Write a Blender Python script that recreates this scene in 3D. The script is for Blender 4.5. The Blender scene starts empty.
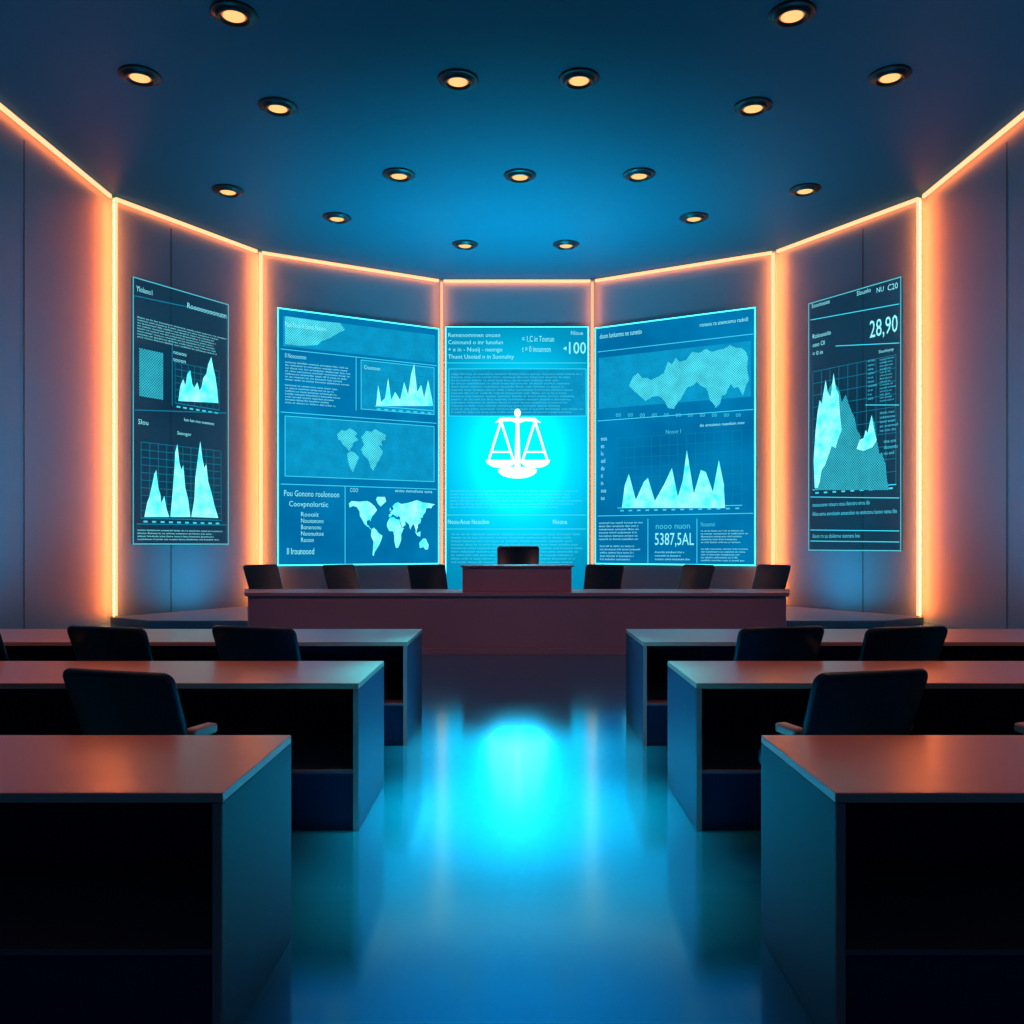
import bpy, bmesh, math, random
from mathutils import Vector, Matrix
random.seed(4)
S=bpy.context.scene
COL=S.collection
F=900.0; CX=517.0; CY=545.0; CH=1.5
H=8.3

# ---------------------------------------------------------------- materials
def mat(name,color,rough=.5,metal=0.0,noise=0.0,nscale=8.0,spec=.5,coat=0.0):
    m=bpy.data.materials.new(name); m.use_nodes=True
    nt=m.node_tree; b=nt.nodes['Principled BSDF']
    b.inputs['Roughness'].default_value=rough
    b.inputs['Metallic'].default_value=metal
    b.inputs['Specular IOR Level'].default_value=spec
    b.inputs['Coat Weight'].default_value=coat
    b.inputs['Coat Roughness'].default_value=.2
    if noise>0:
        tc=nt.nodes.new('ShaderNodeTexCoord'); n=nt.nodes.new('ShaderNodeTexNoise')
        n.inputs['Scale'].default_value=nscale; n.inputs['Detail'].default_value=4
        nt.links.new(tc.outputs['Object'],n.inputs['Vector'])
        r=nt.nodes.new('ShaderNodeValToRGB')
        r.color_ramp.elements[0].color=tuple(c*(1-noise) for c in color)+(1,)
        r.color_ramp.elements[1].color=tuple(min(1,c*(1+noise)) for c in color)+(1,)
        nt.links.new(n.outputs['Fac'],r.inputs['Fac'])
        nt.links.new(r.outputs['Color'],b.inputs['Base Color'])
    else:
        b.inputs['Base Color'].default_value=tuple(color)+(1,)
    return m
def emis(name,color,strength=1.0):
    m=bpy.data.materials.new(name); m.use_nodes=True
    nt=m.node_tree; nt.nodes.clear()
    e=nt.nodes.new('ShaderNodeEmission'); o=nt.nodes.new('ShaderNodeOutputMaterial')
    e.inputs['Color'].default_value=tuple(color)+(1,); e.inputs['Strength'].default_value=strength
    nt.links.new(e.outputs[0],o.inputs[0]); return m
def emis_pattern(name,c0,c1,scale,strength=1.0,kind='checker',amp=.12,clear=0.0):
    m=emis(name,c0,strength); nt=m.node_tree
    e=[n for n in nt.nodes if n.type=='EMISSION'][0]
    tc=nt.nodes.new('ShaderNodeTexCoord')
    if kind=='checker':
        t=nt.nodes.new('ShaderNodeTexChecker'); t.inputs['Scale'].default_value=scale
        t.inputs['Color1'].default_value=tuple(c0)+(1,); t.inputs['Color2'].default_value=tuple(c1)+(1,)
        mp=nt.nodes.new('ShaderNodeMapping'); mp.inputs['Location'].default_value=(.013,.017,.011)
        nt.links.new(tc.outputs['Object'],mp.inputs['Vector']); nt.links.new(mp.outputs[0],t.inputs['Vector'])
        nt.links.new(t.outputs['Color'],e.inputs['Color'])
        n=nt.nodes.new('ShaderNodeTexNoise'); n.inputs['Scale'].default_value=3.0; n.inputs['Detail'].default_value=5
        mr=nt.nodes.new('ShaderNodeMapRange'); mr.inputs['From Min'].default_value=.3; mr.inputs['From Max'].default_value=.7
        mr.inputs['To Min'].default_value=(1-amp)*strength; mr.inputs['To Max'].default_value=(1+amp)*strength
        nt.links.new(tc.outputs['Object'],n.inputs['Vector']); nt.links.new(n.outputs['Fac'],mr.inputs['Value'])
        nt.links.new(mr.outputs[0],e.inputs['Strength'])
    else:
        t=nt.nodes.new('ShaderNodeTexNoise'); t.inputs['Scale'].default_value=scale; t.inputs['Detail'].default_value=3
        r=nt.nodes.new('ShaderNodeValToRGB')
        r.color_ramp.elements[0].position=.3; r.color_ramp.elements[1].position=.7
        r.color_ramp.elements[0].color=tuple(c0)+(1,); r.color_ramp.elements[1].color=tuple(c1)+(1,)
        nt.links.new(tc.outputs['Object'],t.inputs['Vector']); nt.links.new(t.outputs['Fac'],r.inputs['Fac'])
        nt.links.new(r.outputs['Color'],e.inputs['Color'])
    if clear>0:
        tr=nt.nodes.new('ShaderNodeBsdfTransparent'); mx=nt.nodes.new('ShaderNodeMixShader'); mx.inputs[0].default_value=clear
        out=[n for n in nt.nodes if n.type=='OUTPUT_MATERIAL'][0]
        nt.links.new(e.outputs[0],mx.inputs[1]); nt.links.new(tr.outputs[0],mx.inputs[2]); nt.links.new(mx.outputs[0],out.inputs[0])
    return m
def emis_glow(name,center,stops,radius,strength=1.0,zs=.80):
    """display picture: elliptical gradient around the emblem"""
    m=emis(name,(0,0,0),strength); nt=m.node_tree
    e=[n for n in nt.nodes if n.type=='EMISSION'][0]
    tc=nt.nodes.new('ShaderNodeTexCoord')
    sb=nt.nodes.new('ShaderNodeVectorMath'); sb.operation='SUBTRACT'; sb.inputs[1].default_value=center
    ml=nt.nodes.new('ShaderNodeVectorMath'); ml.operation='MULTIPLY'; ml.inputs[1].default_value=(1,0,zs)
    vm=nt.nodes.new('ShaderNodeVectorMath'); vm.operation='LENGTH'
    nt.links.new(tc.outputs['Object'],sb.inputs[0]); nt.links.new(sb.outputs[0],ml.inputs[0]); nt.links.new(ml.outputs[0],vm.inputs[0])
    mr=nt.nodes.new('ShaderNodeMapRange'); mr.inputs['From Max'].default_value=radius
    nt.links.new(vm.outputs['Value'],mr.inputs['Value'])
    r=nt.nodes.new('ShaderNodeValToRGB'); el=r.color_ramp.elements
    r.color_ramp.interpolation='LINEAR'
    while len(el)<len(stops): el.new(.5)
    for k,(p,c) in enumerate(stops):
        el[k].position=p; el[k].color=tuple(c)+(1,)
    nt.links.new(mr.outputs[0],r.inputs['Fac']); nt.links.new(r.outputs['Color'],e.inputs['Color'])
    return m

M_wall=mat('wall_panel_paint',(.105,.19,.26),.5,noise=.05,nscale=.6,spec=.2)
M_ceil=mat('ceiling_paint',(.006,.080,.13),.6,noise=.05,nscale=.4,spec=.06)
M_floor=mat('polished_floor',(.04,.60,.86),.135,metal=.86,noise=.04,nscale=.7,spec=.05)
M_seam=mat('seam_shadow_gap',(.02,.02,.03),.7)
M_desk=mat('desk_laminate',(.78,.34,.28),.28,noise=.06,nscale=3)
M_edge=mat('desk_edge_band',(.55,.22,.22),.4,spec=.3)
M_desks=mat('desk_side_cyan_cast',(.002,.060,.12),.42,noise=.06,nscale=3,spec=.12)  # teal of the screen light on the desk sides put into the base colour
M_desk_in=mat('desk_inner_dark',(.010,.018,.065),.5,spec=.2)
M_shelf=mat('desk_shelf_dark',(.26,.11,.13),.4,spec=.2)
M_bench=mat('bench_laminate',(.52,.26,.31),.4,noise=.05,nscale=2,spec=.3)
M_dais=mat('dais_surface',(.18,.24,.32),.45,noise=.05,nscale=2)
M_chair=mat('black_leather',(.001,.030,.060),.32,noise=.2,nscale=40,coat=.5)
M_arm=mat('armrest_plastic',(.60,.30,.25),.35)
M_metal=mat('dark_steel',(.08,.08,.09),.25,metal=1)
M_rim=mat('lamp_rim_metal',(.010,.014,.02),.35,metal=.4,spec=.3)
M_led=emis('orange_led_diffuser',(1.0,.40,.20),2.1)
M_led2=emis('orange_led_diffuser_dim',(1.0,.42,.22),1.4)
M_ledh=emis('orange_led_ceiling_emitter',(1.0,.155,.025),24.0)
M_ledb=emis('orange_led_emitter',(1.0,.155,.025),86.0)
M_ledb2=emis('orange_led_emitter_dim',(1.0,.155,.025),26.0)
M_lamp=emis('warm_lamp',(1.0,.50,.18),1.4)
M_lampring=emis('warm_lamp_edge',(1.0,.25,.06),.6)

# ---------------------------------------------------------------- helpers
def link(o): COL.objects.link(o); return o
def mesh_obj(name,verts,faces,m,parent=None,loc=(0,0,0)):
    me=bpy.data.meshes.new(name); me.from_pydata([tuple(v) for v in verts],[],faces); me.update()
    me.materials.append(m)
    o=bpy.data.objects.new(name,me); o.location=loc
    if parent: o.parent=parent
    return link(o)
def box_data(x0,x1,y0,y1,z0,z1,bev=0.0,seg=2):
    bm=bmesh.new()
    bmesh.ops.create_cube(bm,size=1)
    for v in bm.verts:
        v.co=Vector(((x0+x1)/2+v.co.x*(x1-x0),(y0+y1)/2+v.co.y*(y1-y0),(z0+z1)/2+v.co.z*(z1-z0)))
    if bev>0: bmesh.ops.bevel(bm,geom=bm.edges[:],offset=bev,segments=seg,affect='EDGES',profile=.5)
    return bm
def bm_obj(name,bm,m,parent=None,loc=(0,0,0),smooth=False):
    bmesh.ops.recalc_face_normals(bm,faces=bm.faces)
    me=bpy.data.meshes.new(name); bm.to_mesh(me); bm.free(); me.materials.append(m)
    if smooth:
        for p in me.polygons: p.use_smooth=True
    o=bpy.data.objects.new(name,me); o.location=loc
    if parent: o.parent=parent
    return link(o)
def box(name,x0,x1,y0,y1,z0,z1,m,parent=None,bev=0.0,loc=(0,0,0)):
    return bm_obj(name,box_data(x0,x1,y0,y1,z0,z1,bev),m,parent,loc)
def prism(name,poly,z0,z1,m,parent=None,bev=0.0,loc=(0,0,0)):
    bm=bmesh.new(); n=len(poly)
    a=[bm.verts.new((p[0],p[1],z0)) for p in poly]; b=[bm.verts.new((p[0],p[1],z1)) for p in poly]
    bm.faces.new(a[::-1]); bm.faces.new(b)
    for i in range(n): bm.faces.new((a[i],a[(i+1)%n],b[(i+1)%n],b[i]))
    if bev>0: bmesh.ops.bevel(bm,geom=bm.edges[:],offset=bev,segments=2,affect='EDGES')
    return bm_obj(name,bm,m,parent,loc)
def empty(name,loc,label=None,cat=None,group=None,rotz=0,scale=1):
    o=bpy.data.objects.new(name,None); o.location=loc; o.rotation_euler=(0,0,rotz); o.scale=(scale,)*3
    o.empty_display_size=.2
    if label: o['label']=label
    if cat: o['category']=cat
    if group: o['group']=group
    return link(o)
def struct(o): o['kind']='structure'; return o

# ---------------------------------------------------------------- room shell
C=[(-8.4,-3.0),(-7.97,17.5),(-6.02,20.8),(-1.97,23.1),(1.97,23.1),(6.02,20.8),(7.97,17.5),(8.4,-3.0)]
C=[Vector(c) for c in C]
wn=['wall_left','wall_left_angled','wall_left_inner','wall_center','wall_right_inner','wall_right_angled','wall_right']
def seg_frame(i):
    A,B=C[i],C[i+1]; t=(B-A).normalized(); n=Vector((t.y,-t.x)) # toward room
    return A,B,t,n
for i in range(7):
    A,B,t,n=seg_frame(i)
    def outer(k):
        if k==0: tt=seg_frame(0)[3]; return C[0]-tt*.2
        if k==7: tt=seg_frame(6)[3]; return C[7]-tt*.2
        n1=seg_frame(k-1)[3]; n2=seg_frame(k)[3]; m_=(n1+n2).normalized()
        return C[k]-m_*(.2/m_.dot(n1))
    poly=[A,B,outer(i+1),outer(i)]
    o=prism(wn[i],[(p.x,p.y) for p in poly],0,H,M_wall); struct(o)
fp=[(p.x,p.y) for p in C]
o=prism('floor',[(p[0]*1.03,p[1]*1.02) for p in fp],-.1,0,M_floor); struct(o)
o=prism('ceiling',[(p[0]*1.03,p[1]*1.02) for p in fp],H,H+.1,M_ceil); struct(o)

# wall seams
def ray_seg(px,i):
    A,B,t,n=seg_frame(i); d=Vector(((px-CX)/F,1.0))
    s=A.dot(n)/d.dot(n); p=d*s
    return (p-A).dot(t)
k=1
for px,i in ((24,0),(171,1),(863,5),(1007,6)):
    A,B,t,n=seg_frame(i); u=ray_seg(px,i); w=.012
    p0=A+t*(u-w); p1=A+t*(u+w)
    q=[p0+n*.0005,p1+n*.0005,p1+n*.006,p0+n*.006]
    o=prism('trim_%d'%k,[(v.x,v.y) for v in q],0.0,H-.2,M_seam); struct(o); k+=1

# LED strips: soft front diffuser, bright emitters washing the wall behind
def led(o,group,label,test,m):
    me=o.data; me.materials.append(m)
    for p in me.polygons:
        if test(p.normal): p.material_index=1
    o['label']=label; o['category']='light strip'; o['group']=group
for i in range(7):
    A,B,t,n=seg_frame(i)
    e0=.10 if i>0 else 0; e1=.10 if i<6 else 0
    p=[A+t*e0+n*.09,B-t*e1+n*.09,B-t*e1+n*.14,A+t*e0+n*.14]
    o=prism('light_strip',[(v.x,v.y) for v in p],H-.095,H-.03,M_led)
    n3=Vector((n.x,n.y,0))
    led(o,'ceiling edge light strips','glowing orange linear light along the wall and ceiling joint',lambda nn:nn.dot(n3)<-.5,M_ledh)
for kk in range(1,7):
    n1=seg_frame(kk-1)[3]; n2=seg_frame(kk)[3]; b=(n1+n2).normalized(); t=Vector((b.y,-b.x))
    mid=kk in (3,4); hw=.034 if mid else .046
    c=C[kk]+b*.19
    p=[c-t*.014-b*.035,c-t*hw+b*.015,c+t*hw+b*.015,c+t*.014-b*.035]
    o=prism('light_strip',[(v.x,v.y) for v in p],.13,H-.10,M_led2 if mid else M_led)
    b3=Vector((b.x,b.y,0))
    led(o,'vertical corner light strips','glowing orange vertical linear light in the wall corner',lambda nn:nn.dot(b3)<.3 and abs(nn.z)<.5,M_ledb2 if mid else M_ledb)

# ---------------------------------------------------------------- dais
dp=[(-7.8,17.25),(-6.7,16.4),(-4.2,16.4),(-4.2,13.42),(4.2,13.42),(4.2,16.4),(6.7,16.4),(7.8,17.25),(5.93,20.72),(1.92,22.99),(-1.92,22.99),(-5.93,20.72)]
o=prism('dais',dp,0.0,.12,M_dais,bev=.008); o['label']='low grey stepped platform along the angled screen wall'; o['category']='platform'
o=box('riser',-.75,.75,13.9,15.2,.121,.36,M_dais,bev=.01); o['label']='small raised block under the central chair'; o['category']='platform'

# ---------------------------------------------------------------- chairs
def rounded_panel(w,h,th,r,curve,taper=0.0):
    """rounded-rectangle cushion in XZ, thickness along Y, curved around Z"""
    bm=bmesh.new()
    pts=[]
    for cxs,czs,a0 in ((1,1,0),(-1,1,90),(-1,-1,180),(1,-1,270)):
        for s in range(6):
            a=math.radians(a0+s*18)
            pts.append(((w/2-r)*cxs+r*math.cos(a),(h/2-r)*czs+r*math.sin(a)))
    rings=[]
    e=min(.012,th*.3)
    for yy,ins in ((-th/2,.012),(-th/2+e*.4,.004),(-th/2+e,0),(th/2-e,0),(th/2-e*.4,.004),(th/2,.012)):
        ring=[]
        for x,z in pts:
            sx=1-ins*2/w; sz=1-ins*2/h; X=x*sx; Z=z*sz
            X*=1+taper*(Z/h)
            ring.append(bm.verts.new((X,yy+curve*(X/(w/2))**2,Z+h/2)))
        rings.append(ring)
    n=len(pts)
    for a,b in zip(rings,rings[1:]):
        for i in range(n): bm.faces.new((a[i],a[(i+1)%n],b[(i+1)%n],b[i]))
    for ring,yy in ((rings[0],-th/2),(rings[-1],th/2)):
        right=[ring[i] for i in range(5,-1,-1)]+[ring[i] for i in range(n-1,n-7,-1)]
        left=[ring[i] for i in range(6,18)]
        mids=[bm.verts.new(((a.co.x+b.co.x)/2,yy,(a.co.z+b.co.z)/2)) for a,b in zip(right,left)]
        for i in range(len(right)-1):
            bm.faces.new((right[i],right[i+1],mids[i+1],mids[i]))
            bm.faces.new((mids[i],mids[i+1],left[i+1],left[i]))
    return bm
def cyl_bm(bm,r1,r2,z0,z1,seg=16,mt=Matrix()):
    bmesh.ops.create_cone(bm,cap_ends=True,segments=seg,radius1=r1,radius2=r2,depth=z1-z0,matrix=mt@Matrix.Translation((0,0,(z0+z1)/2)))
def make_chair():
    """faces +Y; origin on the floor"""
    parts=[]
    bm=rounded_panel(.43,.46,.075,.09,0.0)
    bmesh.ops.rotate(bm,verts=bm.verts,cent=(0,0,0),matrix=Matrix.Rotation(math.radians(-90),3,'X'))
    bmesh.ops.translate(bm,verts=bm.verts,vec=(0,-.22,.47)); parts.append(('seat',bm,M_chair,True))
    bm=rounded_panel(.56,.47,.035,.05,.022,taper=.06)
    bmesh.ops.rotate(bm,verts=bm.verts,cent=(0,0,0),matrix=Matrix.Rotation(math.radians(22),3,'X'))
    bmesh.ops.translate(bm,verts=bm.verts,vec=(0,-.25,.515)); parts.append(('backrest',bm,M_chair,True))
    for s in (-1,1):
        bm=box_data(s*.28-.03,s*.28+.03,-.28,-.12,.655,.70,.013)
        parts.append(('armrest',bm,M_arm,False))
        bm=box_data(s*.275-.012,s*.275+.012,-.18,-.13,.44,.656,.004)
        b2=box_data(min(s*.19,s*.275),max(s*.19,s*.275),-.18,-.13,.43,.45,.004)
        me=bpy.data.meshes.new('t'); b2.to_mesh(me); b2.free(); bm.from_mesh(me)
        parts.append(('armrest_support',bm,M_metal,False))
    bm=box_data(-.035,.035,-.31,-.20,.42,.435,.003)
    b2=box_data(-.035,.035,-.335,-.315,.42,.66,.003)
    me=bpy.data.meshes.new('t'); b2.to_mesh(me); b2.free(); bm.from_mesh(me)
    parts.append(('back_bracket',bm,M_metal,False))
    bm=bmesh.new(); cyl_bm(bm,.028,.028,.10,.30); cyl_bm(bm,.02,.02,.30,.40); cyl_bm(bm,.09,.09,.40,.42)
    parts.append(('post',bm,M_metal,True))
    bm=bmesh.new(); cyl_bm(bm,.05,.045,.07,.11)
    for k in range(5):
        a=math.radians(72*k+90)
        b2=box_data(.03,.23,-.02,.02,.07,.095,.006)
        me=bpy.data.meshes.new('t'); b2.transform(Matrix.Rotation(a,4,'Z')); b2.to_mesh(me); b2.free(); bm.from_mesh(me)
    parts.append(('base',bm,M_metal,False))
    for k in range(5):
        a=math.radians(72*k+90)
        bm=bmesh.new(); mt=Matrix.Rotation(a,4,'Z')@Matrix.Translation((.21,0,.033))@Matrix.Rotation(math.radians(90),4,'X')
        cyl_bm(bm,.032,.032,-.02,.02,14,mt)
        parts.append(('caster',bm,M_metal,False))
    return parts
chair_src=None
def place_chair(x,y,rz,label,group,z=0.0,scale=1.0,sx=1.0,arms=True,sz=1.0):
    global chair_src
    if chair_src is None:
        root=empty('office_chair',(x,y,z),label,'chair',group,rz,scale)
        ch=[]
        for nm,bm,m,sm in make_chair():
            o=bm_obj(nm,bm,m,root,smooth=sm)
            if sm:
                try: o.data.set_sharp_from_angle(angle=math.radians(35))
                except Exception: pass
            ch.append(o)
        chair_src=(root,ch)
    else:
        r0,ch=chair_src
        root=r0.copy(); root.location=(x,y,z); root.rotation_euler=(0,0,rz)
        root['label']=label; root['category']='chair'; root['group']=group
        link(root)
        for c in ch:
            if not arms and c.name.startswith('armrest'): continue
            d=c.copy(); d.parent=root; link(d)
    root.scale=(scale*sx,scale,scale*sz)
    return root
LA='black leather office chair with armrests behind a spectator desk'
G1='audience office chairs'
for px,y,sx in ((134,4.27,1.02),(858,4.27,1.0),(117,6.35,1.12),(264,6.35,1.12),(773,6.35,1.12),(898,6.35,1.12),(-28,6.35,1.14),(1110,4.27,1.05)):
    yb=y-.37; a=math.radians(16 if px>517 else -18)
    place_chair((px-CX)*yb/F+.05*(1 if px<517 else -1),y,a,LA,G1,sx=sx)
G2='panel chairs behind the judges bench'
for px,a in ((268,52),(346,50),(430,28),(602,-24),(691,-52),(766,-54)):
    ar=math.radians(a)
    place_chair((px-CX)*14.0/F+.28*math.sin(ar),13.78,math.pi+ar,'black leather chair with reclined back at the long bench',G2,z=.121,scale=1.12,sx=1.0,arms=False)
place_chair(.02,14.3,math.pi,'large black leather judge chair at the bench centre',G2,z=.361,scale=1.17,sx=1.03,arms=False)

# ---------------------------------------------------------------- spectator desks
DH=.776
def make_desk(x0,x1,yf,yb,inner):
    root=empty('desk',((x0+x1)/2,(yf+yb)/2,0),'long boxy brown desk with dark open knee recess beside the aisle','desk','spectator desks')
    hx=(x1-x0)/2; hy=(yb-yf)/2; T=.03
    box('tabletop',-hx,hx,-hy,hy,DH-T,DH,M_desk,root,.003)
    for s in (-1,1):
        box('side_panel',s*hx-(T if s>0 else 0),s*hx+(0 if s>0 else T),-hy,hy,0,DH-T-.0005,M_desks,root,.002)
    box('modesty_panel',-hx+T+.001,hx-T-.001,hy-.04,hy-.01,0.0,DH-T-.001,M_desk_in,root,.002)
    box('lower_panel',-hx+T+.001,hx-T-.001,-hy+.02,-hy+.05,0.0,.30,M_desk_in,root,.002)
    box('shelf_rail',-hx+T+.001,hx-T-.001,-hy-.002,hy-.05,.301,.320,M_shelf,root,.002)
    xe=hx if inner>0 else -hx
    box('edge_band',xe-(T if inner>0 else 0)+.001,xe+(0 if inner>0 else T)-.001,-hy-.004,-hy-.0005,0.0,DH-T-.001,M_edge,root)
    return root
for yf,yb,L,xl,xr in ((2.63,3.43,2.6,-.86,.93),(4.72,5.62,3.6,-.83,.94),(6.72,7.76,4.8,-.82,.94)):
    make_desk(xl-L,xl,yf,yb,1)
    make_desk(xr,xr+L,yf,yb,-1)

# ---------------------------------------------------------------- judges bench
bench=empty('judges_bench',(0,12.8,0),'long plum-brown judges bench with raised central podium','bench')
bf=-.5; bb=.55
prism('front_panel',[(-3.68,bf+.03),(3.68,bf+.03),(3.68,bf+.09),(-3.68,bf+.09)],.09,.795,M_bench,bench,.004)
prism('countertop',[(-3.72,bf),(3.72,bf),(4.05,bb),(-4.05,bb)],.796,.846,M_bench,bench,.006)
for s in (-1,1):
    a=[(s*3.69,bf+.095),(s*3.63,bf+.095),(s*3.93,bb-.02),(s*3.99,bb-.02)]
    if s>0: a=a[::-1]
    prism('side_panel',a,0.0,.795,M_bench,bench,.003)
box('plinth',-3.71,3.71,bf,bf+.085,0,.085,M_bench,bench,.004)
box('podium',-.76,.76,bf+.22,bf+.85,.847,1.19,M_bench,bench,.008)
box('podium_top',-.79,.79,bf+.19,bf+.88,1.191,1.215,M_bench,bench,.004)

# ---------------------------------------------------------------- downlights
dl=[(234,12),(792,12),(140,74),(458,78),(579,77),(890,74),(278,105),(753,105),(399,173),(520,174),(639,173),(228,189),(805,188),(337,216),(694,216),(465,243),(566,243)]
def ring_bm(prof,seg=32):
    bm=bmesh.new(); rings=[]
    for r,z in prof:
        rings.append([bm.verts.new((r*math.cos(2*math.pi*k/seg),r*math.sin(2*math.pi*k/seg),z)) for k in range(seg)])
    for a,b in zip(rings,rings[1:]):
        for k in range(seg): bm.faces.new((a[k],a[(k+1)%seg],b[(k+1)%seg],b[k]))
    return bm,rings
rim_me=bulb_me=edge_me=None
for (px,py) in dl:
    d=(H-CH)*F/(CY-py-1); x=(px-CX)*d/F
    root=empty('downlight',(x,d,H),'round black-rimmed recessed ceiling light glowing warm white','ceiling light','ceiling downlights')
    if rim_me is None:
        bm,_=ring_bm([(.29,-.001),(.298,-.018),(.275,-.03),(.235,-.026),(.22,-.062),(.20,-.078),(.175,-.07),(.158,-.02)])
        a=bm_obj('rim',bm,M_rim,root,smooth=True); rim_me=a.data
        bm,r=ring_bm([(.160,-.035),(.138,-.045)]); b=bm_obj('lens_edge',bm,M_lampring,root); edge_me=b.data
        bm,r=ring_bm([(.138,-.045),(.10,-.06),(.05,-.068)]); bm.faces.new(r[-1]); c=bm_obj('lens',bm,M_lamp,root,smooth=True); bulb_me=c.data
    else:
        for nm,me in (('rim',rim_me),('lens_edge',edge_me),('lens',bulb_me)):
            o=bpy.data.objects.new(nm,me); o.parent=root; link(o)
    L=bpy.data.lights.new('downlight_beam','SPOT'); L.energy=25; L.color=(1,.40,.16); L.spot_size=math.radians(95); L.spot_blend=1; L.shadow_soft_size=.08
    lo=bpy.data.objects.new('downlight_beam',L); lo.location=(x,d,H-.16); link(lo)

# ---------------------------------------------------------------- screens
M_txt=emis('display_text',(.28,.92,1.0),1.1)
M_txt_dim=emis('display_text_dim',(.07,.64,.84),1.05)
M_chart=emis_pattern('display_chart_fill',(.03,.80,.97),(.32,1.0,1.0),4.0,1.3,'noise')
M_chart2=emis_pattern('display_chart_dots',(.003,.14,.24),(.05,.58,.70),34.0,1.0)
M_mapdots=emis_pattern('display_map_dots',(.006,.38,.60),(.12,.92,1.0),34.0,1.0,amp=.15)
M_line=emis('display_line',(.05,.72,.95),1.1)
M_grid=emis('display_grid',(.003,.28,.46),.9)
M_frame=emis('display_frame',(.06,.90,1.0),2.4)
M_frame_dim=emis('display_frame_dim',(.10,.60,.72),.9)
M_dots=emis_pattern('display_dot_field',(.0,.20,.44),(.006,.42,.72),48.0,1.0)
M_white=emis('display_emblem',(.85,1.0,1.0),1.8)

WORLD=[
[(-165,65),(-155,71),(-125,70),(-95,72),(-80,68),(-65,60),(-56,52),(-66,44),(-75,38),(-81,30),(-81,25),(-85,30),(-97,27),(-95,18),(-88,16),(-83,9),(-78,8),(-86,12),(-95,15),(-105,20),(-114,30),(-123,38),(-124,48),(-135,58),(-150,60),(-162,56)],
[(-78,8),(-70,12),(-60,8),(-50,0),(-35,-6),(-39,-15),(-48,-27),(-57,-36),(-65,-42),(-69,-52),(-74,-50),(-72,-35),(-70,-20),(-80,-6)],
[(-55,82),(-25,82),(-20,72),(-42,60),(-52,66),(-60,76)],
[(-9,43),(-9,37),(-2,36),(4,43),(12,42),(16,38),(20,40),(24,36),(28,40),(36,36),(34,30),(40,20),(45,13),(58,20),(56,26),(50,30),(62,25),(68,23),(73,18),(77,8),(82,16),(90,22),(95,16),(99,8),(103,1),(104,10),(108,12),(108,20),(118,24),(122,31),(118,38),(126,35),(130,42),(140,50),(142,58),(155,60),(162,58),(170,65),(180,68),(160,70),(130,72),(105,77),(80,72),(60,69),(40,67),(28,71),(15,68),(5,61),(10,56),(8,54),(0,49),(-4,48),(-1,44)],
[(-17,15),(-16,24),(-6,35),(10,37),(20,32),(32,31),(37,20),(43,12),(51,12),(40,-3),(40,-15),(35,-24),(28,-33),(19,-34),(13,-20),(12,-5),(8,4),(-8,5)],
[(114,-22),(122,-17),(130,-12),(141,-12),(146,-19),(153,-27),(150,-37),(140,-38),(131,-32),(116,-34)],
[(-6,50),(1,52),(-3,58),(-6,56)],
[(95,5),(105,-5),(118,-8),(119,5),(110,2),(104,1)],
]
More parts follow.
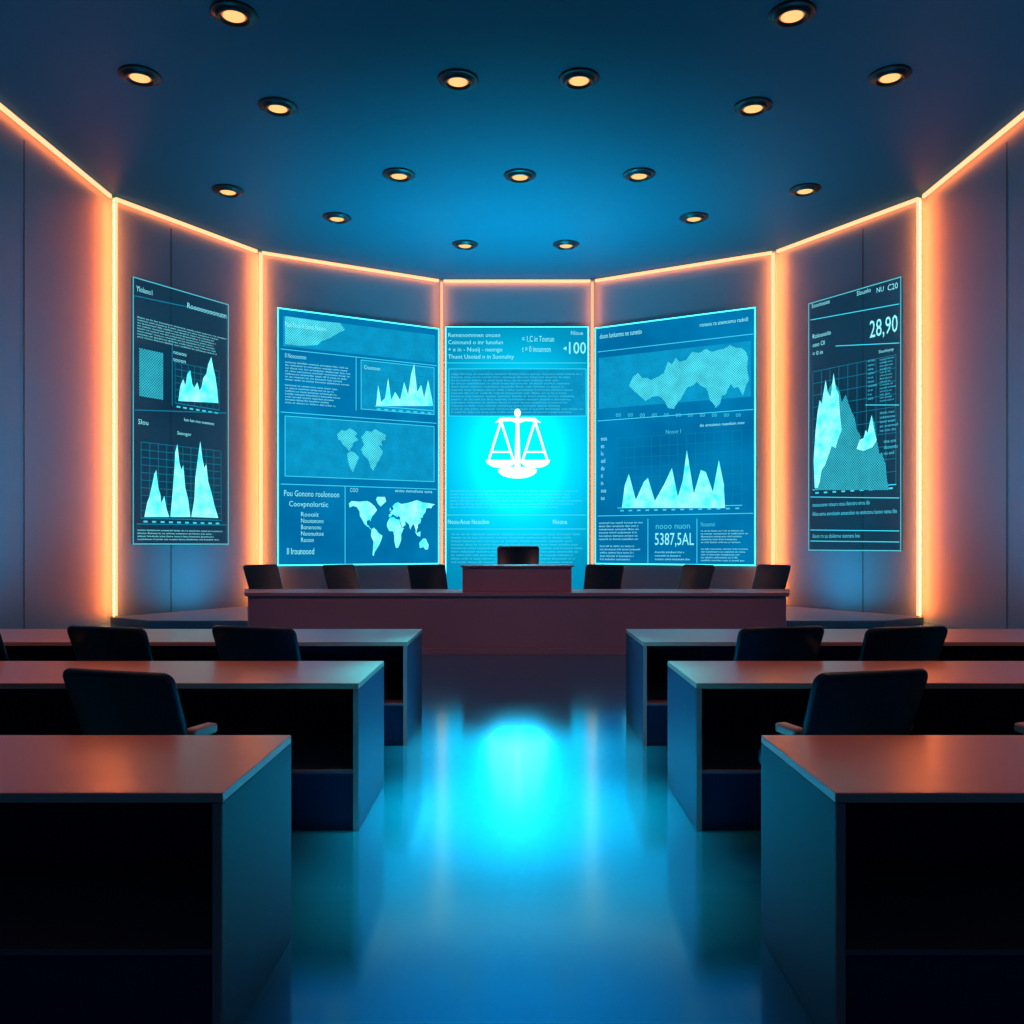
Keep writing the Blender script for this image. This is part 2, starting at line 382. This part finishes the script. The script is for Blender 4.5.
class Screen:
    def __init__(s,seg,corners,label,panel_mat,off=.06,frame=None,fw=.03):
        s.A,s.B,s.t,s.n=seg_frame(seg); s.off=off
        us=[s.uv(*c) for c in corners]
        tl,tr,br,bl=us
        s.u0=(tl[0]+bl[0])/2; s.u1=(tr[0]+br[0])/2; s.v1=(tl[1]+tr[1])/2; s.v0=(bl[1]+br[1])/2
        s.uc=(s.u0+s.u1)/2
        base=s.A+s.t*s.uc+s.n*(off/2+.002)
        s.root=empty('display_screen',(base.x,base.y,s.v0),label,'screen','wall data screens',math.atan2(s.t.y,s.t.x))
        w=(s.u1-s.u0)/2; h=s.v1-s.v0; s.w=w; s.h=h
        s.panel=box('panel',-w,w,-off/2,off/2,0,h,panel_mat,s.root)
        s.layers={}
        b=fw
        L=s.layer('frame',frame or M_frame,0.006)
        for (a,c) in (((-w,0),(w,0)),((-w,h),(w,h)),((-w,0),(-w,h)),((w,0),(w,h))):
            s.seg_l(L,a,c,b)
    def layer(s,name,m,d=.002):
        if name not in s.layers: s.layers[name]=[[],[],m,-s.off/2-d]
        return s.layers[name]
    def uv(s,px,py):
        d=Vector(((px-CX)/F,1.0)); P=s.A+s.n*s.off
        k=P.dot(s.n)/d.dot(s.n); p=d*k
        return ((p-s.A).dot(s.t), CH+(CY-py)/F*k)
    def loc(s,px,py):
        u,v=s.uv(px,py); return (u-s.uc,v-s.v0)
    def poly_l(s,L,pts):
        i=len(L[0]); L[0].extend([(x,L[3],z) for x,z in pts]); L[1].append(list(range(i,i+len(pts))))
    def seg_l(s,L,a,c,w):
        a=Vector(a); c=Vector(c); d=(c-a)
        if d.length<1e-6: return
        d.normalize(); n=Vector((-d.y,d.x))*w/2; e=d*w/2
        s.poly_l(L,[a-e-n,c+e-n,c+e+n,a-e+n])
    def line(s,x0,y0,x1,y1,name='rule_lines',m=None,w=.017,d=.004):
        s.seg_l(s.layer(name,m or M_line,d),s.loc(x0,y0),s.loc(x1,y1),w)
    def hline(s,x0,x1,y,name='rule_lines',m=None,w=.017,d=.004):
        a=s.loc(x0,y); c=s.loc(x1,y)
        s.seg_l(s.layer(name,m or M_line,d),a,(c[0],a[1]),w)
    def poly(s,pts,name,m,d=.004):
        s.poly_l(s.layer(name,m,d),[s.loc(*p) for p in pts])
    def rect(s,x0,y0,x1,y1,name='dot_field',m=None,d=.0015,outline=False):
        a=s.loc(x0,y1); t=s.loc(x0,y0); r=s.loc(x1,y1); c=(r[0],t[1])
        if m is not None: s.poly_l(s.layer(name,m,d),[(a[0],a[1]),(c[0],a[1]),(c[0],c[1]),(a[0],c[1])])
        if outline:
            L=s.layer('rule_lines',M_line,.004)
            for p,q in (((a[0],a[1]),(c[0],a[1])),((a[0],c[1]),(c[0],c[1])),((a[0],a[1]),(a[0],c[1])),((c[0],a[1]),(c[0],c[1]))): s.seg_l(L,p,q,.015)
    def text(s,body,x0,y0,x1,y1,name='text',m=None,bold=0.0,d=.007):
        cu=bpy.data.curves.new('t','FONT'); cu.body=body; cu.resolution_u=2; cu.size=1; cu.space_line=1.2; cu.offset=(bold-.008)*.5
        o=bpy.data.objects.new('t',cu); link(o)
        dg=bpy.context.evaluated_depsgraph_get(); me=bpy.data.meshes.new_from_object(o.evaluated_get(dg))
        vs=[v.co.copy() for v in me.vertices]
        a=s.loc(x0,y1); t=s.loc(x0,y0); r=s.loc(x1,y1)
        if vs:
            mnx=min(v.x for v in vs);mxx=max(v.x for v in vs);mny=min(v.y for v in vs);mxy=max(v.y for v in vs)
            sx=(r[0]-a[0])/max(1e-6,mxx-mnx); sy=(t[1]-a[1])/max(1e-6,mxy-mny)
            L=s.layer(name,m or M_txt,d); i=len(L[0])
            L[0].extend([(a[0]+(v.x-mnx)*sx,L[3],a[1]+(v.y-mny)*sy) for v in vs])
            L[1].extend([[i+k for k in p.vertices] for p in me.polygons])
        bpy.data.objects.remove(o); bpy.data.curves.remove(cu); bpy.data.meshes.remove(me)
    def para(s,x0,y0,x1,y1,n,chars,m=None,name='paragraph_text',ragged=True):
        syl=['no','oun','ro','lun','in','on','ti','mo','ne','ra','lo','en','su','do','an','il','co','nu','ou','er']
        lines=[]
        for k in range(n):
            L=''
            T=chars if k==0 or not ragged else random.randint(int(chars*.85),chars)
            while len(L)<T: L+=''.join(random.choice(syl) for _ in range(random.randint(1,4)))+' '
            lines.append(L[:T])
        s.text('\n'.join(lines),x0,y0,x1,y1,name,m or M_txt_dim,.008)
    def world(s,x0,y0,x1,y1,m,name='world_map',which=None):
        a=s.loc(x0,y1); t=s.loc(x0,y0); r=s.loc(x1,y1)
        L=s.layer(name,m,.005)
        for k,pl in enumerate(WORLD):
            if which and k not in which: continue
            s.poly_l(L,[(a[0]+(lo+168)/348*(r[0]-a[0]),a[1]+(la+56)/138*(t[1]-a[1])) for lo,la in pl])
    def grid(s,x0,y0,x1,y1,nx,ny):
        a=s.loc(x0,y1); t=s.loc(x0,y0); r=s.loc(x1,y1); L=s.layer('grid_lines',M_grid,.0025)
        for i in range(nx+1):
            x=a[0]+(r[0]-a[0])*i/nx; s.seg_l(L,(x,a[1]),(x,t[1]),.009)
        for j in range(ny+1):
            z=a[1]+(t[1]-a[1])*j/ny; s.seg_l(L,(a[0],z),(r[0],z),.009)
        Lx=s.layer('rule_lines',M_line,.004)
        s.seg_l(Lx,(a[0],a[1]),(r[0],a[1]),.018)
        for i in range(nx):
            x=a[0]+(r[0]-a[0])*(i+.5)/nx
            s.seg_l(s.layer('tick_marks',M_txt_dim,.004),(x-.03,a[1]-.07),(x+.03,a[1]-.07),.035)
    def finish(s):
        for nm,(v,f,m,y) in s.layers.items():
            mesh_obj(nm,v,f,m,s.root)

# --- centre
sc=Screen(3,[(446,327),(588,327),(588,590),(446,590)],'bright cyan wall screen showing a white scales of justice emblem',M_grid,fw=.02)
lx,lz=sc.loc(518,455)
sc.panel.data.materials[0]=emis_glow('centre_display_picture',(lx,-.03,lz),[(0,(.0,.90,1.2)),(.12,(.0,.42,.60)),(.18,(.0,.11,.16)),(.24,(.0,.035,.048)),(.33,(.0,.0250,.036)),(.44,(.0,.0180,.028)),(.62,(.0,.0100,.0178)),(1,(.0,.0045,.0100))],4.2,32.0)
sc.text('Remenomnnen onoxn\nCoinnund o inr lunolun\n+ x in - Nuoij - neongu\nThuot Uaoiad n in Suonulny',448,333,514,360,'headline_text',M_txt)
sc.text('= 1,C in Toonun\nt = 0 inounnon',522,336,554,352,'headline_text',M_txt)
sc.text('Nloue',571,331,583,335)
sc.poly([(563,348.5),(566.5,346.5),(566.5,350.5)],'headline_text',M_txt,.007)
sc.text('100',569,342,586,354,'headline_text',M_txt,.02)
sc.line(447,363,586,363)
sc.rect(449,369,586,416,m=M_dots,outline=True)
sc.para(451,373,583,413,13,78,M_txt_dim)
sc.para(450,490,582,508,6,72)
sc.line(447,515,586,515); sc.text('Noou-Aoun Nooolinn',448,519.5,489,524); sc.text('Noooe',553,519.5,567,524)
sc.line(447,529,586,529)
sc.para(451,533,583,563,9,76)
E='scales_emblem'
def ep(p): sc.poly(p,E,M_white,.012)
def el(a,b,w): sc.seg_l(sc.layer(E,M_white,.012),sc.loc(*a),sc.loc(*b),w)
def arc(cx,cy,rx,ry,a0,a1,n=16): return [(cx+rx*math.cos(math.radians(a0+(a1-a0)*k/n)),cy+ry*math.sin(math.radians(a0+(a1-a0)*k/n))) for k in range(n+1)]
ep(arc(517.5,413,3.2,4.2,0,360,16)[:-1])
ep([(516,416),(519,416),(520.5,470),(514.5,470)])
ep([(495,423),(500,418),(510,417.5),(517.5,419),(525,417.5),(535,418),(541,423),(534,421.5),(525,421),(517.5,424),(511,421),(501,421.5)])
for c in (501,535):
    dx=12.5
    el((c,421),(c-dx,461),.055); el((c,421),(c+dx,461),.055)
    el((c-8,452),(c+8,452),.04)
    ep([(c-15,460),(c+15,460)]+arc(c,461,14.5,7,10,170,10))
ep([(498,470),(503,467),(532,467),(537,470)]+arc(517.5,470,19.5,8.5,0,180,12))
sc.finish()

# --- inner left
P_in=emis_pattern('inner_display_picture',(.0,.125,.33),(.0,.24,.53),.5,1.0,'noise')
s=Screen(2,[(278,309),(438.5,328),(438.5,563),(278,566)],'large cyan wall screen with charts, text and world maps',P_in)
s.rect(283,316,435,346,m=M_dots)
s.poly([(285,316),(318,321),(340,323),(345,330),(338,333),(330,338),(322,341),(318,345),(300,346),(285,344)],'dotted_band',M_mapdots,.003)
s.text('Pooi Nooi A Eoiroi Nuoion',285,321.5,326,326.5,'headline_text',M_txt)
s.hline(281,436,349)
s.text('Il Nooooonnn',285,353,306,357.5); 
s.para(285,361,350,380,7,44,M_txt); s.para(285,384,340,403,7,40,M_txt)
s.line(356,358,356,410); s.rect(361,360,434,409,m=M_grid,outline=True)
s.text('Cnuonoen',364,365,380,369)
s.rect(364,374,374,404,m=M_dots,d=.003)
s.grid(375,372,433,406,8,4)
s.poly([(376,406),(378,385),(381,402),(385,398),(388,378),(391,400),(395,392),(400,400),(404,382),(408,395),(411,374),(414,364),(417,392),(421,385),(424,398),(428,380),(432,400),(433,406)],'area_chart',M_chart,.008)
s.hline(281,436,412)
s.rect(285,416,434,476,m=M_dots,outline=True)
for pl in ([(337,434),(341,430),(346,431),(350,428),(357,433),(355,436),(358,440),(353,443),(352,447),(349,451),(346,447),(343,445),(341,441),(338,439)],[(347,454),(351,451),(355,453),(359,457),(356,464),(353,472),(350,468),(348,461)],[(361,437),(364,434),(366,431),(371,432),(375,429),(380,432),(386,435),(385,440),(381,441),(382,446),(378,445),(383,452),(380,458),(377,463),(373,471),(370,466),(368,459),(363,455),(361,449),(364,445)]):
    s.poly(pl,'dotted_map',M_mapdots,.005)
s.hline(281,436,484)
s.text('Pou Gonono roulonoon',284,490,339,496,'headline_text',M_txt)
s.text('Coovpnolortiic',289,501,328,508,'headline_text',M_txt)
for k,wd in enumerate(('Roooiit','Nounsnono','Bonononu','Noonuitoe','Rooon')):
    s.text(wd,301,512+k*6.4,301+len(wd)*2.5,516.5+k*6.4)
s.text('Il Irounoood',287,548,314,554.5,'headline_text',M_txt,.01)
s.line(345,486,345,563); s.text('COO',350,488,358,492); s.para(395,489,432,492,1,18)
s.world(348,496,435,558,M_chart)
s.finish()

# --- inner right
s=Screen(4,[(595.5,328),(755,308),(755,566),(595.5,563)],'large cyan wall screen with a world map and an area chart',P_in)
s.hline(598,753,352)
s.para(600,334,642,339,1,24,M_txt); s.para(700,323,748,327,1,26,M_txt)
s.rect(599,358,751,409,m=M_dots)
s.poly([(629,386),(633,377),(638,373),(642,378),(647,378),(651,380),(658,377),(664,373),(666,367),(668,362),(672,364),(676,358),(680,362),(686,360),(689,356),(692,352),(699,353),(706,349),(712,352),(718,350),(724,349),(730,345),(736,348),(742,348),(746,352),(748,358),(747,368),(749,380),(746,386),(743,396),(740,390),(738,387),(734,388),(731,384),(728,389),(726,394),(722,396),(720,404),(716,408),(713,403),(710,400),(708,392),(706,388),(701,386),(697,382),(692,386),(688,387),(684,393),(681,399),(678,402),(674,409),(668,408),(665,402),(662,398),(658,396),(652,397),(646,401),(640,396),(635,392)],'dotted_map',M_mapdots,.005)
for k in range(11): s.text('oo',616+k*12,413.5,621+k*12,417,m=M_txt_dim)
s.hline(598,753,421)
s.text('Nooor I',666,430,681,434); s.para(700,424,745,427,1,24)
s.grid(618,438,742,508,14,7)
s.para(601,438,607,500,9,3)
s.poly([(622,508),(625,485),(629,474),(636,500),(644,482),(648,478),(655,501),(664,485),(672,468),(678,497),(683,480),(687,450),(694,494),(701,470),(706,472),(713,492),(719,460),(724,485),(725,508)],'area_chart',M_chart,.008)
s.hline(598,753,516)
s.line(648,519,648,563)
s.text('nooo nuon',656,525,690,529); s.text('5387,5AL',655,533,694,547,'headline_text',M_txt,.01)
s.para(599,522,643,540,6,32,M_txt_dim); s.para(600,545,640,560,5,30,M_txt); s.para(655,551,690,560,3,24,M_txt)
s.line(697,519,697,563); s.text('Noouonoi',701,522,715,526.5); s.para(701,530,748,543,5,34,M_txt); s.para(701,548,748,561,5,34,M_txt)
s.finish()

# --- outer left
P_out=emis_pattern('outer_display_picture',(.003,.045,.10),(.006,.085,.17),.5,.75,'noise',clear=.6)
s=Screen(1,[(133,279),(228,303),(228,545),(133,543)],'tall dim blue wall screen with peaked charts and text',P_out,frame=M_frame_dim,fw=.022)
s.text('Ylolaoo1',136,285.5,152,291,'headline_text',M_txt); s.text('Roooooooonuon',187,302.5,226,308,'headline_text',M_txt)
s.line(135,296,226,315,m=M_grid)
s.para(137,316,226,337,8,64,M_txt)
s.rect(139,348,163,396,name='bright_field',m=M_chart2,d=.004)
s.text('nouou\ntooon',173,351,186,361); s.grid(175,362,219,403,7,6)
s.poly([(178,401),(180,386),(183,379),(185,386),(187,374),(190,370),(192,384),(194,388),(197,382),(199,390),(201,388),(203,378),(206,374),(208,364),(211,357),(213,368),(215,376),(217,390),(218,403)],'area_chart',M_chart,.008)
s.line(172,340,172,405); s.line(135,410,226,413)
s.text('Slou',138,419,148,424,'headline_text',M_txt); s.para(184,418,214,421,1,18); s.text('Seoogor',177,431,191,435.5)
s.grid(141,442,221,518,10,10)
s.poly([(144,517),(147,502),(149,497),(152,484),(154,474),(156,470),(158,488),(160,494),(161,503),(164,496),(166,508),(169,517)],'area_chart',M_chart,.008)
s.poly([(170,517),(172,496),(174,470),(175,452),(177,444),(179,462),(181,470),(183,465),(185,488),(188,500),(190,517)],'area_chart',M_chart,.008)
s.poly([(191,517),(194,500),(195,478),(198,455),(200,441),(202,458),(204,468),(206,464),(208,482),(211,492),(214,505),(218,518)],'area_chart',M_chart,.008)
s.line(137,524,226,525); s.para(137,529,222,540,4,64,M_txt)
s.finish()

# --- outer right
s=Screen(5,[(809,304),(901,277),(901,552),(809,549)],'tall dim blue wall screen with large area chart and figures',P_out,frame=M_frame_dim,fw=.022)
s.text('Sooonoooe',812,304,830,308.5,'headline_text',M_txt); s.text('Slounlo',857,291.5,871,296,'headline_text'); s.text('NU',877,288,884,293,'headline_text'); s.text('C20',888,285,898,291,'headline_text',M_txt)
s.line(811,320,899,304)
s.text('28,90',870,321,898,341,'headline_text',M_txt,.015)
s.text('Roloooolo',813,334.5,831,339,'headline_text',M_txt); s.text('ooo Ol',813,343,825,347.5); s.text('= 0 in',813,352,823,356)
s.text('Slooloyoy',879,350.5,894,354.5); s.para(868,360,877,400,10,7,M_txt_dim); s.para(880,359,896,402,14,14,M_txt)
s.line(836,346,899,343,m=M_grid)
s.para(880,412,898,432,5,10,M_txt); s.para(884,440,898,455,3,8,M_txt_dim); s.line(866,405,899,405)
s.grid(813,372,896,490,9,10)
s.poly([(815,490),(815,440),(818,410),(834,380),(840,392),(842,402),(846,395),(849,404),(852,412),(855,418),(857,430),(860,434),(863,447),(866,440),(868,433),(870,422),(872,415),(875,424),(877,440),(880,455),(882,452),(886,465),(887,478),(889,490)],'dotted_chart',M_chart2,.006)
s.poly([(815,488),(814,460),(816,430),(818,412),(820,400),(822,404),(826,380),(828,392),(831,397),(834,373),(836,388),(839,394),(840,412),(842,430),(838,440),(836,448),(832,446),(829,455),(825,466),(822,470),(820,482),(818,488)],'area_chart',M_chart,.009)
s.poly([(857,449),(860,440),(864,438),(866,430),(868,433),(872,415),(874,428),(877,440),(873,447),(864,451)],'area_chart',M_chart,.009)
s.line(811,497,899,498); s.para(813,503,870,507,1,38,M_txt); s.para(813,512,897,516,1,60)
s.line(811,530,899,531); s.line(811,541,899,542,m=M_grid); s.para(813,534,860,538,1,32)
s.finish()

# ---------------------------------------------------------------- lights
def area(name,loc,rot,sx,sy,en,col,spread=180,target=None):
    L=bpy.data.lights.new(name,'AREA'); L.shape='RECTANGLE'; L.size=sx; L.size_y=sy; L.energy=en; L.color=col; L.spread=math.radians(spread)
    o=bpy.data.objects.new(name,L); o.location=loc; o.rotation_euler=rot; link(o)
    return o
def spot(name,loc,target,en,col,deg,rad=.15,blend=1.0):
    L=bpy.data.lights.new(name,'SPOT'); L.energy=en; L.color=col; L.spot_size=math.radians(deg); L.spot_blend=blend; L.shadow_soft_size=rad
    o=bpy.data.objects.new(name,L); o.location=loc
    o.rotation_euler=(Vector(target)-Vector(loc)).to_track_quat('-Z','Y').to_euler(); link(o); return o
area('ceiling_cyan_fill',(0,19.2,.4),(math.pi,0,0),4,1.5,680,(0.0,.70,1.0),86)  # added fill out of sight behind the bench, brightens the ceiling
CB=(0.0,.80,1.0)
spot('aisle_fill',(0,5.2,8.15),(0,5.2,0),26000,CB,15,.4)  # added cyan fills above the frame, no fixture; brighten the aisle floor
spot('aisle_fill',(0,6.6,8.15),(0,6.6,0),15000,CB,15,.4)
spot('aisle_fill',(0,4.1,8.15),(0,4.1,0),8000,CB,15,.4)
for sx in (-1,1):
    spot('bench_fill',(sx*2.6,6.5,8.15),(sx*1.9,12.5,.4),380,(1,.42,.46),34)  # added fill from above the frame, lifts the bench front
    spot('audience_fill',(sx*3.4,4.6,8.15),(sx*3.2,4.8,0),480,(1,.38,.22),70)  # added warm fill out of view, brightens the desk tops
    o=area('wall_blue_fill',(sx*7.0,12.5,.06),(0,0,0),.2,8,300,(0.0,.60,1.0),150)  # added fill hidden behind the desks, turns the side wall bluer
    o.rotation_euler=(Vector((sx*7.9,12.5,2.4))-Vector((sx*7.0,12.5,.06))).to_track_quat('-Z','Y').to_euler()
    c=(C[1]+C[2])/2 if sx<0 else (C[5]+C[6])/2
    n=seg_frame(1)[3] if sx<0 else seg_frame(5)[3]
    l=Vector((c.x+n.x*.9,c.y+n.y*.9,.18))
    o=area('wall_blue_fill',l,(0,0,0),.3,2,60,(0.0,.62,1.0),150)  # added low fill, tints the foot of the angled wall blue
    o.rotation_euler=(Vector((c.x,c.y,1.8))-l).to_track_quat('-Z','Y').to_euler()

w=bpy.data.worlds.new('World'); S.world=w; w.use_nodes=True
w.node_tree.nodes['Background'].inputs[0].default_value=(.01,.13,.36,1)
w.node_tree.nodes['Background'].inputs[1].default_value=.20

cam=bpy.data.cameras.new('camera'); co=bpy.data.objects.new('camera',cam); link(co)
co.location=(0,0,CH); co.rotation_euler=(math.radians(90),0,0)
cam.sensor_width=36; cam.lens=36*F/1024; cam.shift_x=-(CX-512)/1024; cam.shift_y=(CY-512)/1024
cam.clip_end=200
S.camera=co
S.view_settings.view_transform='Standard'
